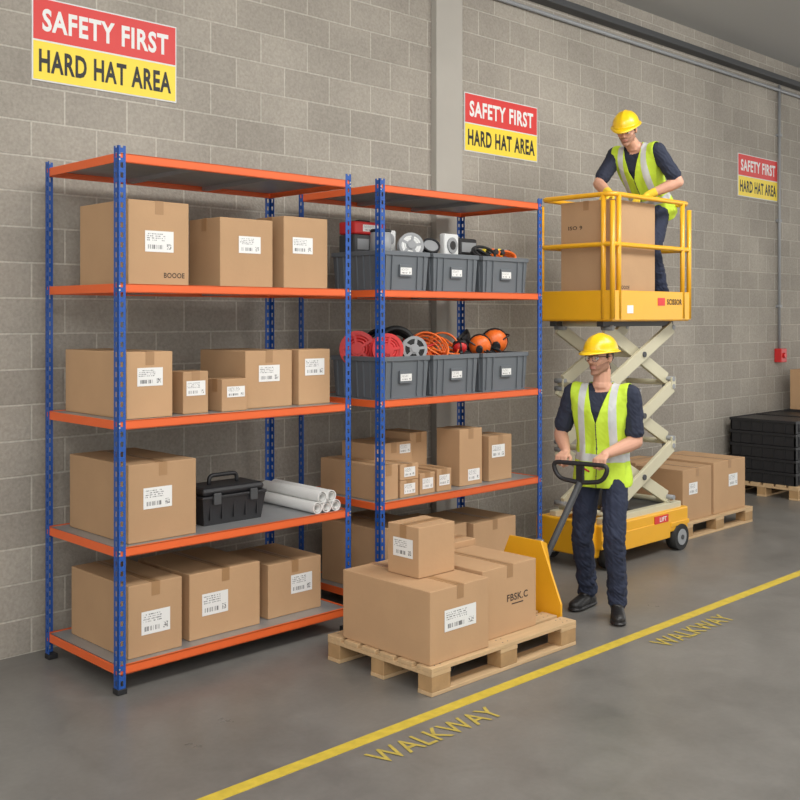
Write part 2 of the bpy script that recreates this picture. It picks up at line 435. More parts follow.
# crates
def crate_stack(X0, Y0, w, d, n, name='plastic_crate_stack', h=.135):
    m = MB()
    for i in range(n):
        z0 = i*h
        m.box((.015, .015, z0), (w-.015, d-.015, z0+.02), M_black)
        for lo, hi in (((.01, .01), (w-.01, .025)), ((.01, d-.025), (w-.01, d-.01)), ((.01, .01), (.025, d-.01)), ((w-.025, .01), (w-.01, d-.01))):
            m.box((lo[0], lo[1], z0), (hi[0], hi[1], z0+h-.012), M_black)
        m.box((0, 0, z0+h-.035), (w, .02, z0+h-.006), M_black, .003); m.box((0, d-.02, z0+h-.035), (w, d, z0+h-.006), M_black, .003)
        m.box((0, .02, z0+h-.035), (.02, d-.02, z0+h-.006), M_black, .003); m.box((w-.02, .02, z0+h-.035), (w, d-.02, z0+h-.006), M_black, .003)
        for k in range(1, 6):
            m.box((w*k/6-.006, .002, z0+.01), (w*k/6+.006, .014, z0+h-.03), M_black)
            m.box((.002, d*k/6-.006, z0+.01), (.014, d*k/6+.006, z0+h-.03), M_black)
    m.box((.02, .02, n*h-.03), (w-.02, d-.02, n*h-.015), M_black)
    m.done(name, (X0, Y0, .1435))
crate_stack(10.37, 4.83, .58, .74, 5)
crate_stack(10.97, 4.83, .56, .74, 5)
crate_stack(11.64, 4.83, .58, .74, 5)
cbox(11.66, 12.16, 4.87, 5.5, .82, 1.28, lab='')

# ------------------------------------------------------------ totes
def tote(X0, X1, Y0, Y1, z0, h):
    w, d = X1-X0, Y1-Y0; m = MB(); ti = .022; t = .006
    def rectp(i, zz): return [(i, i, zz), (w-i, i, zz), (w-i, d-i, zz), (i, d-i, zz)]
    o0, o1 = rectp(ti, 0), rectp(.008, h); i0, i1 = rectp(ti+t, t), rectp(.008+t, h)
    vs = o0+o1+i0+i1; fs = [(3, 2, 1, 0)]
    for k in range(4):
        n = (k+1) % 4
        fs += [(k, n, 4+n, 4+k), (4+k, 4+n, 12+n, 12+k), (8+n, 8+k, 12+k, 12+n)]
    fs.append((8, 9, 10, 11)); m.raw(vs, fs, M_bin)
    for a, b2 in (((0, 0), (w, .014)), ((0, d-.014), (w, d)), ((0, .014), (.014, d-.014)), ((w-.014, .014), (w, d-.014))):
        m.box((a[0], a[1], h-.03), (b2[0], b2[1], h), M_bin, .003)
    for k in range(7):
        x = .05+(w-.1)*k/6
        if abs(x-w*.5) < .07: continue
        m.hexa([(x-.005, ti-.010, .01), (x+.005, ti-.010, .01), (x+.005, ti+.002, .01), (x-.005, ti+.002, .01), (x-.005, .000, h-.03), (x+.005, .000, h-.03), (x+.005, .012, h-.03), (x-.005, .012, h-.03)], M_bin)
    for k in range(7):
        y = .05+(d-.1)*k/6
        m.hexa([(ti-.010, y-.005, .01), (ti+.002, y-.005, .01), (ti+.002, y+.005, .01), (ti-.010, y+.005, .01), (.0, y-.005, h-.03), (.012, y-.005, h-.03), (.012, y+.005, h-.03), (.0, y+.005, h-.03)], M_bin)
    m.box((w*.5-.055, .0, h*.36), (w*.5+.055, .012, h*.66), M_bin, .002)
    m.quad(FRONT(w*.5, -.001, h*.5), .10, .045, M_label)
    m.done('storage_tote', (X0, Y0, z0))
BX = ((4.46, 4.905), (4.935, 5.39), (5.43, 5.93))
for (a, b2) in BX:
    tote(a, b2, 4.76, 5.24, LV[3]+.001, .255)
    tote(a, b2, 4.76, 5.24, LV[2]+.001, .27)

def reel(c, R, wd, ax, mc, mcable, name='cable_reel'):
    m = MB(); a = V(ax).normalized(); c0 = V(c); c = V((0, 0, 0))
    for sgn in (-1, 1):
        m.ring(c+a*(sgn*wd/2-.004), c+a*(sgn*wd/2+.004), R, R*.78, mc)
        u = a.orthogonal().normalized(); w2 = a.cross(u)
        for k in range(5):
            t = 2*math.pi*k/5; dd = u*math.cos(t)+w2*math.sin(t)
            m.beam(c+a*(sgn*wd/2)+dd*R*.2, c+a*(sgn*wd/2)+dd*R*.82, .006, .018, mc, side=a)
        m.cyl(c+a*(sgn*wd/2-.006), c+a*(sgn*wd/2+.008), R*.28, mc)
    m.cyl(c-a*wd*.5, c+a*wd*.5, R*.4, mc)
    for i in range(5):
        for q in (.5, .66, .78): m.torus(c+a*(wd*(i-2)/5.5), R*q, .010, a, mcable, n=24, m=6)
    m.done(name, c0)
def coil(c, R, r, ax, mt, n=6, name='cable_coil', jit=.25):
    m = MB(); a = V(ax).normalized()
    for i in range(n):
        aa = (a+V((random.uniform(-jit, jit), random.uniform(-jit, jit), random.uniform(-jit, jit)))).normalized()
        m.torus(a*r*1.6*(i-n/2), R*random.uniform(.85, 1.05), r, aa, mt, n=30, m=6)
    m.done(name, c)
def flood(c, R, ax, mt, name='work_lamp'):
    m = MB(); a = V(ax).normalized(); c0 = V(c); c = V((0, 0, 0)); q = a.to_track_quat('Z', 'Y').to_matrix()
    m.ell(a*.035, (R, R, R*.85), mt, R=q, cut=0); m.ring(c+a*.03, c+a*.05, R*1.05, R*.85, M_black); m.cyl(c+a*.035, c+a*.042, R*.86, M_grey)
    m.cyl(-a*(R*.85), -a*(R*.85-.06), R*.3, M_black)
    u = a.orthogonal().normalized()
    m.tube([a*.03+u*R*1.08, -a*.02+u*R*1.3, -a*.02-u*R*1.3, a*.03-u*R*1.08], .006, M_black, rad=.05)
    m.done(name, c0)
zt = LV[2]+.29
reel((4.56, 5.08, zt+.02), .12, .09, (-.75, -.6, .1), M_red, M_red)
reel((4.63, 4.89, zt+.02), .105, .08, (-.45, -.85, .1), M_red, M_red)
coil((4.80, 4.98, zt+.03), .13, .011, (-.6, -.75, .2), M_blackr, 9)
coil((4.78, 5.12, zt+.02), .13, .011, (-.9, -.3, .2), M_blackr, 6)
reel((4.835, 4.845, zt+.02), .085, .06, (-.5, -.85, .15), M_grey, M_blackr)
coil((5.06, 4.94, zt+.0), .13, .007, (-.1, -.6, .7), M_orangep, 9, jit=.5)
coil((5.24, 4.97, zt+.0), .12, .007, (-.3, -.6, .8), M_orangep, 8, jit=.5)
coil((5.15, 5.10, zt+.02), .12, .008, (.2, -.4, .7), M_red, 7, jit=.5)
flood((5.33, 4.88, zt+.0), .05, (.4, .5, .6), M_red)
flood((5.53, 4.88, zt+.02), .08, (.75, .6, .3), M_orangep)
flood((5.60, 5.10, zt+.05), .085, (-.4, .5, .6), M_black)
flood((5.72, 4.90, zt+.045), .095, (.6, .7, .3), M_orangep)
flood((5.86, 5.02, zt+.02), .075, (.3, .8, .4), M_orangep)
coil((5.62, 4.84, zt-.02), .06, .008, (-.2, -.6, .8), M_blackr, 5)
# upper tote contents
zu = LV[3]+.255
m = MB(); m.box((0, 0, -.16), (.26, .16, -.002), M_dark, .01); m.box((.02, -.004, -.10), (.12, 0, -.03), M_grey); m.box((0, 0, 0), (.28, .16, .085), M_red, .012); m.box((.09, .06, .085), (.19, .10, .10), M_black, .004); m.quad(FRONT(.14, -.001, .042), .14, .045, M_label); m.done('equipment_case', (4.50, 5.05, zu+.12), 0)
m = MB(); m.cyl((0, 0, 0), (0, 0, .18), .075, M_grey, r2=.065); m.torus((0, 0, .18), .058, .012, (0, 0, 1), M_black); m.torus((0, 0, .02), .072, .008, (0, 0, 1), M_blackr)
m.done('dust_extractor_canister', (4.57, 4.88, zu-.05))
m = MB(); m.box((0, 0, 0), (.12, .08, .17), M_whiteg, .01); m.cyl((.06, -.006, .11), (.06, 0, .11), .035, M_grey); m.done('junction_box', (4.66, 4.94, zu-.02), .1)
reel((4.82, 4.86, zu+.045), .085, .05, (-.5, -.85, .15), M_grey, M_whiteg)
m = MB(); m.box((0, 0, 0), (.11, .08, .17), M_grey, .01); m.box((.02, -.004, .03), (.09, 0, .13), M_black); m.done('power_supply_unit', (4.785, 5.12, zu-.02), 0)
flood((5.02, 4.88, zu+.03), .06, (-.3, -.6, .5), M_grey)
flood((5.10, 5.08, zu+.03), .07, (-.3, -.4, .8), M_black)
m = MB(); m.box((0, 0, 0), (.16, .05, .16), M_whiteg, .012); m.cyl((.08, -.008, .08), (.08, 0, .08), .055, M_grey); m.cyl((.08, -.012, .08), (.08, -.008, .08), .03, M_black); m.done('wall_socket_box', (5.16, 4.87, zu-.01), .1)
m = MB(); m.box((0, 0, 0), (.19, .14, .18), M_black, .015); m.box((.02, -.006, .08), (.17, 0, .15), M_grey, .002); m.done('battery_charger', (5.45, 5.0, zu-.04), 0)
coil((5.55, 4.87, zu+.01), .08, .010, (-.1, -.5, .9), M_blackr, 5)
m = MB()
for i, (mt, x) in enumerate(((M_ysign, 0), (M_orangep, .07), (M_ysign, .14), (M_grey, .21))):
    m.cyl((x, 0, .0), (x, -.10, .03), .032, mt); m.cyl((x, -.10, .03), (x, -.13, .035), .020, M_black)
m.done('cable_connectors', (5.66, 5.02, zu+.015))
coil((5.80, 4.87, zu+.005), .07, .010, (-.2, -.7, .7), M_orangep, 5)

# toolbox and rolls
m = MB(); w, d, h = .43, .24, .21
m.hexa([(.02, .02, 0), (w-.02, .02, 0), (w-.02, d-.02, 0), (.02, d-.02, 0), (0, 0, h*.72), (w, 0, h*.72), (w, d, h*.72), (0, d, h*.72)], M_black)
m.box((-.006, -.006, h*.70), (w+.006, d+.006, h*.78), M_black, .005)
m.box((.004, .004, h*.78), (w-.004, d-.004, h), M_black, .02)
m.tube([(.12, d/2, h-.01), (.12, d/2, h+.05), (w-.12, d/2, h+.05), (w-.12, d/2, h-.01)], .012, M_black, rad=.03)
for x in (.09, w-.09): m.box((x-.025, -.014, h*.55), (x+.025, -.004, h*.86), M_dark, .004)
for k in range(5): m.box((.05+k*.08, .004, .03), (.06+k*.08, .014, h*.6), M_black)
m.done('toolbox', (3.225, 4.88, LV[1]+.001), 0)
m = MB(); rr = .034
for x, zz in ((0, rr), (.072, rr), (.144, rr), (.036, rr+.06), (.108, rr+.06)):
    m.ring((x, 0, zz), (x+.02, .58, zz), rr, rr-.004, M_white); m.ring((x, .004, zz), (x+.02, .57, zz), rr-.012, rr-.014, M_white)
m.done('paper_rolls', (3.93, 4.74, LV[1]+.002))

# ------------------------------------------------------------ pallet jack
m = MB()
for y in (-.18, .18):
    m.box((-1.0, y-.08, .058), (.0, y+.08, .095), M_yel, .008)
    m.box((-.95, y-.03, .02), (-.85, y+.03, .058), M_dark, .004)
    m.cyl((-.90, y-.04, .036), (-.90, y+.04, .036), .036, M_blackr)
m.prism([(0, -.27, .06), (0, .27, .06), (0, .27, .20), (0, .12, .55), (0, -.12, .55), (0, -.27, .20)], (.015, 0, 0), M_yel)
m.hexa([(.015, -.26, .07), (.16, -.12, .07), (.16, .12, .07), (.015, .26, .07), (.015, -.26, .19), (.14, -.12, .22), (.14, .12, .22), (.015, .26, .19)], M_yel)
for y in (-.12, .11):
    m.prism([(0.015, y, .20), (.15, y, .20), (.06, y, .53), (.015, y, .55)], (0, .012, 0), M_yel)
m.cyl((.14, 0, .18), (.14, 0, .46), .05, M_dark); m.cyl((.14, 0, .46), (.14, 0, .52), .03, M_steel)
m.box((.10, -.07, .17), (.20, .07, .30), M_black, .01)
for y in (-.065, .065):
    m.cyl((.17, y-.028, .085), (.17, y+.028, .085), .084, M_blackr); m.cyl((.17, y-.03, .085), (.17, y+.03, .085), .045, M_steel)
JX, JY = 4.945, 4.00
W1P = V((5.575, 3.88, 0)); W1Y = math.radians(198)
R1 = Matrix.Rotation(W1Y, 3, 'Z')
gc = V((.285, -.050, .985)); bd = V((.10, .99, 0)).normalized()
def jl(p): return (R1 @ V(p)+W1P)-V((JX, JY, 0))
top = jl(gc+V((-.0, 0, -.115)))
m.tube([(.17, 0, .24), (.19, -.01, .40), top], .021, M_dark)
m.cyl((.17, 0, .2), (.185, -.01, .36), .035, M_black)
loop = [gc+V((0, 0, -.115))+bd*.03, gc+bd*.15+V((0, 0, -.10)), gc+bd*.19+V((0, 0, .0)), gc-bd*.19+V((0, 0, .0)), gc-bd*.15+V((0, 0, -.10)), gc+V((0, 0, -.115))-bd*.03]
m.tube([jl(p) for p in loop], .0145, M_black, closed=True, rad=.05)
m.beam(jl(gc+V((0, 0, -.11))), jl(gc+V((0, 0, -.01))), .05, .02, M_black)
m.tube([jl(gc+V((-.01, 0, -.02))), jl(gc+bd*.05+V((-.03, 0, -.05)))], .006, M_red)
m.done('pallet_jack', (JX, JY, .001))

# ------------------------------------------------------------ scissor lift
m = MB()
CX0, CX1, CY0, CY1 = 6.42, 7.68, 4.48, 5.10
m.box((CX0, CY0+.05, .09), (CX1, CY1-.05, .30), M_yel, .02)
m.box((CX0+.02, CY0, .16), (CX1-.02, CY0+.07, .34), M_yel, .012)
m.box((CX0+.02, CY1-.07, .16), (CX1-.02, CY1, .34), M_yel, .012)
m.box((CX0-.02, CY0+.05, .10), (CX0+.03, CY1-.05, .36), M_yel, .012)
m.box((CX1-.04, CY0+.02, .12), (CX1+.01, CY1-.02, .32), M_yel, .012)
m.box((CX0+.3, CY0-.004, .12), (CX1-.3, CY0+.02, .26), M_yel, .004)
for x in (6.58, 7.53):
    for y0, y1 in ((CY0-.02, CY0+.07), (CY1-.07, CY1+.02)):
        m.cyl((x, y0, .106), (x, y1, .106), .105, M_blackr, n=28); m.cyl((x, y0-.004, .106), (x, y1+.004, .106), .065, M_grey, n=20); m.cyl((x, y0-.01, .106), (x, y0, .106), .02, M_dark, n=12)
    m.box((x-.14, CY0-.006, .20), (x+.14, CY0+.02, .235), M_yel, .004)
m.box((7.15, CY0-.006, .255), (7.35, CY0-.001, .315), M_redsign); m.text('LIFT', .10, .035, FRONT(7.27, CY0-.007, .285), M_white, .03)
m.box((7.0, 4.56, .30), (7.5, 5.0, .38), M_dark, .01)
YA, YB = 4.54, 4.98
zb, zt2 = .40, 1.84; nst = 3; sx0, sx1 = 6.60, 7.46
hs = (zt2-zb)/nst
for yy in (YA, YB):
    for i in range(nst):
        z0 = zb+i*hs+.03; z1 = zb+(i+1)*hs-.03
        s1 = .028
        m.beam((sx0, yy-s1, z0), (sx1, yy-s1, z1), .03, .10, M_cream, bev=.004)
        m.beam((sx1, yy+s1, z0), (sx0, yy+s1, z1), .03, .10, M_cream, bev=.004)
        m.cyl((7.03, yy-.055, (z0+z1)/2), (7.03, yy+.055, (z0+z1)/2), .022, M_dark, n=14)
        for xx in (sx0, sx1):
            m.cyl((xx, yy-.05, z0), (xx, yy+.05, z0), .020, M_grey, n=14)
            m.cyl((xx, yy-.05, z1), (xx, yy+.05, z1), .020, M_grey, n=14)
            if i: m.beam((xx, yy-.04, z0-.075), (xx, yy-.04, z0+.015), .012, .06, M_cream)
for i in range(nst+1):
    zz = zb+i*hs
    for xx in (sx0, sx1): m.cyl((xx, YA, zz), (xx, YB, zz), .022, M_cream, n=12)
for i in range(nst): m.cyl((7.03, YA, zb+(i+.5)*hs), (7.03, YB, zb+(i+.5)*hs), .025, M_cream, n=12)
m.cyl((6.75, 4.76, .42), (7.15, 4.76, 1.0), .045, M_dark); m.cyl((7.1, 4.76, .93), (7.35, 4.76, 1.3), .028, M_steel)
for y in (YA, YB): m.box((6.5, y-.03, .335), (7.6, y+.03, .385), M_cream, .004)
# platform
PX0, PX1, PY0, PY1 = 6.43, 7.50, 4.38, 5.03
m.box((PX0, PY0, 1.86), (PX1, PY1, 1.945), M_yel, .006)
m.box((PX0+.01, PY0+.01, 1.945), (PX1-.01, PY1-.01, 1.95), M_galv)
for y in (YA, YB): m.box((6.5, y-.03, 1.82), (7.48, y+.03, 1.86), M_dark, .004)
t = .012
m.box((PX0-t, PY0-t, 1.87), (PX1+t, PY0, 2.09), M_yel, .003); m.box((PX0-t, PY1, 1.87), (PX1+t, PY1+t, 2.09), M_yel, .003)
m.box((PX0-t, PY0, 1.87), (PX0, PY1, 2.09), M_yel, .003); m.box((PX1, PY0, 1.87), (PX1+t, PY1, 2.09), M_yel, .003)
rr = .019
for zz in (2.80, 2.43):
    m.tube([(PX0, PY0, zz), (PX1, PY0, zz), (PX1, PY1, zz), (PX0, PY1, zz)], rr, M_yel, closed=True, rad=.07 if zz > 2.6 else .03)
for (x, y) in ((PX0, PY0), (PX1, PY0), (PX1, PY1), (PX0, PY1), ((PX0+PX1)/2, PY1), (PX0, PY0+.08), (PX0+.08, PY0), (PX1-.1, PY0)):
    hgt = 2.80 if (x, y) not in ((PX0, PY0), (PX1, PY0), (PX1, PY1), (PX0, PY1)) else 2.75
    m.cyl((x, y, 1.88), (x, y, hgt), rr, M_yel, n=12)
m.box((7.02, PY0-t-.003, 1.98), (7.12, PY0-t, 2.04), M_redsign); m.text('SCISSOR', .22, .045, FRONT(7.26, PY0-t-.002, 2.01), M_blk, .03)
m.box((6.60, PY0-t-.003, 1.92), (6.68, PY0-t, 1.98), M_white)
m.box((PX1-.06, PY1-.25, 2.55), (PX1+.06, PY1-.05, 2.78), M_dark, .01); m.cyl((PX1, PY1-.15, 2.78), (PX1, PY1-.15, 2.86), .012, M_blackr); m.ell((PX1, PY1-.15, 2.87), .02, M_red)
m.done('scissor_lift')
cbox(6.50, 7.08, 4.43, 4.90, 1.951, 2.77, lab='', txt='BOOOE', tp=(-.22, .20), extra=(('ISO 9', .10, .62),))

# ------------------------------------------------------------ people
def ellpts(c, r, R=None, n=12, k=7):
    if isinstance(r, (int, float)): r = (r, r, r)
    out = []
    for i in range(k+1):
        ph = math.pi*i/k-math.pi/2
        for j in range(n if 0 < i < k else 1):
            t = 2*math.pi*j/n
            p = V((r[0]*math.cos(ph)*math.cos(t), r[1]*math.cos(ph)*math.sin(t), r[2]*math.sin(ph)))
            out.append(V(c)+(R @ p if R is not None else p))
    return out

class Blob:
    def __init__(s): s.vs = []; s.fs = []; s.pr = []
    def add(s, tag, *els, F=None):
        R = F.to_3x3() if F is not None else None
        E = [((F @ V(c)) if F is not None else V(c), r) for c, r in els]
        t = bmesh.new()
        for c, r in E:
            for p in ellpts(c, r, R): t.verts.new(p)
        bmesh.ops.convex_hull(t, input=t.verts[:])
        bmesh.ops.delete(t, geom=[v for v in t.verts if not v.link_faces], context='VERTS')
        t.verts.index_update(); o = len(s.vs)
        s.vs += [v.co.copy() for v in t.verts]; s.fs += [[o+v.index for v in f.verts] for f in t.faces]; t.free()
        mr = lambda r: r if isinstance(r, (int, float)) else sum(r)/3
        s.pr.append((tag, E[0][0], mr(E[0][1]), E[-1][0], mr(E[-1][1])))
    def mesh(s, vox, smooth=3):
        me = bpy.data.meshes.new('blob'); me.from_pydata([tuple(v) for v in s.vs], [], s.fs)
        ob = bpy.data.objects.new('blob', me); coll.objects.link(ob)
        rm = ob.modifiers.new('r', 'REMESH'); rm.mode = 'VOXEL'; rm.voxel_size = vox; rm.adaptivity = 0
        sm = ob.modifiers.new('s', 'SMOOTH'); sm.factor = .5; sm.iterations = smooth
        dg = bpy.context.evaluated_depsgraph_get(); dg.update()
        out = bpy.data.meshes.new_from_object(ob.evaluated_get(dg))
        bpy.data.objects.remove(ob); bpy.data.meshes.remove(me)
        return out
    def classify(s, C):
        best = np.full(len(C), 1e9); idx = np.zeros(len(C), int)
        for i, (tag, a, ra, b, rb) in enumerate(s.pr):
            a = np.array(a); b = np.array(b); d = b-a; L = d @ d
            t = np.clip(((C-a) @ d)/L, 0, 1) if L > 1e-9 else np.zeros(len(C))
            dist = np.linalg.norm(C-(a+t[:, None]*d), axis=1)-(ra+t*(rb-ra))
            k = dist < best; best[k] = dist[k]; idx[k] = i
        return np.array([s.pr[i][0] for i in range(len(s.pr))], dtype=object)[idx]

def centers(me):
    n = len(me.polygons); a = np.empty(n*3); me.polygons.foreach_get('center', a); return a.reshape(-1, 3)

def ik(a, c, l1, l2, pole):
    d = c-a; L = min(d.length, .999*(l1+l2)); dr = d.normalized()
    cs = (l1*l1+L*L-l2*l2)/(2*l1*L); cs = max(-1, min(1, cs)); sn = math.sqrt(1-cs*cs)
    pp = (pole-dr*pole.dot(dr)).normalized()
    return a+dr*l1*cs+pp*l1*sn

def add_hand(B, w, d, n, sgn, curls, tag, spread=.0):
    d = d.normalized(); n = (n-d*n.dot(d)).normalized(); s = n.cross(d).normalized()*sgn
    B.add(tag, (w, (.024, .024, .024)), (w+d*.02, .022))
    B.add(tag, (w+d*.01+s*.016, .0155), (w+d*.01-s*.016, .015), (w+d*.082+s*.030, .0135), (w+d*.078-s*.029, .0125))
    B.add(tag, (w+d*.03+s*.022+n*.008, .016), (w+d*.055+s*.026+n*.006, .013))
    ln = [.042, .047, .043, .033]
    for i in range(4):
        p = w+d*(.086-.003*abs(i-1))+s*(.0325-.0215*i); r = .0098 if i < 3 else .0085
        ang = 0; L = ln[i]
        for j in range(3):
            ang += math.radians(curls[j]); dd = d*math.cos(ang)+n*math.sin(ang)+s*spread*(1.2-.8*i)
            q = p+dd.normalized()*L
            B.add(tag, (p, r), (q, r*.93)); p = q; r *= .93; L *= .66 if j == 0 else .8
    p = w+d*.03+s*.026+n*.004; r = .0125
    th = curls[3]
    for (dv, L) in ((d*.65+s*.75+n*.35, .036), (d*.9+s*(.35-.5*th)+n*(.2+.6*th), .032), (d*.9+s*(.1-.8*th)+n*(.15+.7*th), .024)):
        q = p+dv.normalized()*L; B.add(tag, (p, r), (q, r*.9)); p = q; r *= .9

def person(name, P0, yaw, pelvis, lean, feet, hands, headrot, glove=False, beard=True, glasses=True):
    root = bpy.data.objects.new(name, None); coll.objects.link(root); root.location = P0; root.rotation_euler = (0, 0, yaw)
    pelvis = V(pelvis)
    T = Matrix.Translation(pelvis) @ Matrix.Rotation(lean, 4, 'Y')
    B = Blob()
    # trunk
    B.add('trs', ((0, 0, -.02), (.110, .158, .09)), ((0, 0, .06), (.108, .152, .08)), F=T)
    B.add('shirt', ((0, 0, .06), (.108, .155, .07)), ((0, 0, .15), (.105, .148, .08)), F=T)
    B.add('shirt', ((0, 0, .15), (.105, .148, .08)), ((.01, 0, .33), (.124, .178, .12)), F=T)
    B.add('shirt', ((.01, 0, .33), (.124, .178, .12)), ((0, .132, .435), (.077, .066, .06)), ((0, -.132, .435), (.077, .066, .06)), F=T)
    B.add('shirt', ((-.005, 0, .50), (.055, .055, .04)), ((-.005, .10, .457), .052), ((-.005, -.10, .457), .052), F=T)
    B.add('shirt', ((0, 0, .505), (.066, .066, .02)), ((.002, 0, .525), (.062, .062, .018)), F=T)
    neck = T @ V((0, 0, .50))
    headc = T @ V((.02, 0, .69))
    if lean > .2: headc = T @ V((.045, 0, .675))
    H = Matrix.Translation(headc) @ Matrix.Rotation(headrot[0], 4, 'Z') @ Matrix.Rotation(headrot[1], 4, 'Y')
    nt_ = H @ V((-.018, 0, -.07))
    B.add('neck', (neck, (.057, .058, .05)), (nt_, .056))
    # head
    hd = lambda *e: B.add('head', *e, F=H)
    hd(((-.012, 0, .038), (.092, .074, .080)))
    hd(((-.035, 0, .01), (.065, .066, .06)), ((.0, 0, .0), (.07, .068, .07)))
    hd(((.022, 0, .012), (.062, .064, .055)), ((.040, 0, -.060), (.042, .046, .03)))
    hd(((.0, .050, -.05), (.022, .016, .022)), ((0, -.050, -.05), (.022, .016, .022)), ((.058, 0, -.095), (.024, .030, .016)))
    hd(((.072, .030, .024), (.014, .016, .009)), ((.072, -.030, .024), (.014, .016, .009)))
    hd(((.082, 0, .016), (.008, .008, .010)), ((.102, 0, -.022), (.010, .011, .009)))
    hd(((.090, .012, -.027), (.009, .008, .007)), ((.090, -.012, -.027), (.009, .008, .007)))
    hd(((.055, .042, -.016), (.020, .018, .016)), ((.06, .025, -.03), (.018, .018, .016)))
    hd(((.055, -.042, -.016), (.020, .018, .016)), ((.06, -.025, -.03), (.018, .018, .016)))
    hd(((.076, 0, -.052), (.014, .022, .006)))
    hd(((.074, 0, -.064), (.014, .019, .006)))
    hd(((.070, 0, -.097), (.018, .022, .014)))
    for sg in (1, -1):
        hd(((-.008, sg*.076, .002), (.018, .008, .026)), ((-.004, sg*.073, -.022), (.010, .007, .012)))
    # legs
    for sg, ft in ((1, feet[0]), (-1, feet[1])):
        hip = pelvis+V((0, sg*.088, -.035)); ank = V((ft[0], ft[1], .10))
        kn = ik(hip, ank, .425, .415, V((1, sg*.12, 0)))
        B.add('trs', (hip, (.096, .082, .09)), (hip.lerp(kn, .5), .083))
        B.add('trs', (hip.lerp(kn, .5), .083), (kn, .069))
        B.add('trs', (kn, .069), (kn.lerp(ank, .35)+V((-.01, 0, 0)), .068))
        B.add('trs', (kn.lerp(ank, .35)+V((-.01, 0, 0)), .068), (ank+V((-.003, 0, .0)), (.064, .058, .05)))
        B.add('trs', (ank+V((0, 0, .015)), (.068, .060, .035)), (ank+V((0, 0, -.005)), (.070, .062, .03)))
        Ff = Matrix.Translation((ft[0], ft[1], 0)) @ Matrix.Rotation(ft[2], 4, 'Z')
        B.add('boot', ((-.035, 0, .035), (.048, .040, .034)), ((.03, 0, .04), (.05, .042, .04)), ((0, 0, .09), (.05, .045, .04)), F=Ff)
        B.add('boot', ((.0, 0, .06), (.045, .040, .05)), ((.14, .0, .036), (.055, .047, .034)), F=Ff)
        B.add('boot', ((-.04, 0, .014), (.050, .043, .013)), ((.145, 0, .014), (.060, .052, .013)), F=Ff)
    # arms
    for sg, (w, d, n, curls, pole) in ((1, hands[0]), (-1, hands[1])):
        S = T @ V((0, sg*.188, .455)); E = ik(S, V(w), .295, .26, V(pole)); w = V(w)
        if (w-S).length > .554: print('arm too long', name, sg, (w-S).length)
        B.add('shirt', (T @ V((0, sg*.13, .45)), .062), (S, .065))
        B.add('shirt', (S, .067), (S.lerp(E, .72), .061))
        B.add('shirt', (S.lerp(E, .66), .063), (S.lerp(E, .76), .062))
        B.add('skin', (S.lerp(E, .6), .049), (E, .044))
        B.add('skin', (E, .044), (E.lerp(w, .28), .047))
        B.add('skin', (E.lerp(w, .28), .047), (w, .028))
        if glove: B.add('glove', (w.lerp(E, .25), .037), (w, .031))
        add_hand(B, w, V(d), V(n), sg, curls, 'glove' if glove else 'skin')
    me = B.mesh(.0042, 3)
    C = centers(me); tags = B.classify(C)
    mats = [M_skin, M_shirt, M_trs, M_boot, M_hair, M_beard, M_lip, M_glove]
    for mm in mats: me.materials.append(mm)
    mi = np.zeros(len(C), np.int32)
    mi[tags == 'shirt'] = 1; mi[tags == 'trs'] = 2; mi[tags == 'boot'] = 3; mi[tags == 'glove'] = 7
    Hi = np.array(H.inverted()); L = C @ Hi[:3, :3].T+Hi[:3, 3]
    hm = (tags == 'head') | ((tags == 'neck') & (L[:, 2] > -.09))
    x, y, zz = L[:, 0], L[:, 1], L[:, 2]
    ear = (np.abs(y) > .0705) & (zz < .03) & (zz > -.04) & (x > -.03)
    hair = hm & ~ear & (((zz > .055)) | ((x < .010) & (zz > -.01)) | ((x < -.03) & (zz > -.075)) | ((x < .022) & (zz > .0) & (np.abs(y) > .055)))
    mi[hair] = 4
    if beard:
        line = -.030-.35*(x-.03)
        mi[hm & (x > -.002) & (zz < line) & (zz > -.125) & ~((x > .066) & (zz > -.045))] = 5
        mi[hm & (x > .068) & (zz < -.038) & (zz > -.050) & (np.abs(y) < .03)] = 5
    mi[hm & (x > .074) & (np.abs(y) < .021) & (zz < -.051) & (zz > -.068)] = 6
    me.polygons.foreach_set('material_index', mi); me.polygons.foreach_set('use_smooth', np.ones(len(C), bool)); me.update()
    # cloth wrinkles
    vt = np.zeros(len(me.vertices), np.int8)
    lv = np.empty(len(me.loops), np.int32); me.loops.foreach_get('vertex_index', lv)
    lt = np.empty(len(me.polygons), np.int32); me.polygons.foreach_get('loop_total', lt)
    mlo = np.repeat(mi, lt); vt[lv] = mlo
    co_ = np.empty(len(vt)*3); me.vertices.foreach_get('co', co_); co_ = co_.reshape(-1, 3)
    no_ = np.array([tuple(n_.vector) for n_ in me.vertex_normals])
    for i in np.nonzero((vt == 1) | (vt == 2))[0]:
        p = co_[i]
        a1 = noise.noise(V((p[0]*9, p[1]*9, p[2]*16+p[0]*12)))
        a2 = noise.noise(V((p[0]*20+5, p[1]*20, p[2]*34+p[1]*30)))
        k = 1.2
        if vt[i] == 2: k = 1.4+1.2*math.exp(-((p[2]-.17)/.09)**2)+.9*math.exp(-((p[2]-.50)/.08)**2)
        co_[i] += no_[i]*(.0055*a1+.0045*(abs(a2)-.15))*k
    me.vertices.foreach_set('co', co_.ravel()); me.update()
    me.name = 'body'; ob = bpy.data.objects.new('body', me); coll.objects.link(ob); ob.parent = root
    # eyes, brows
    m = MB()
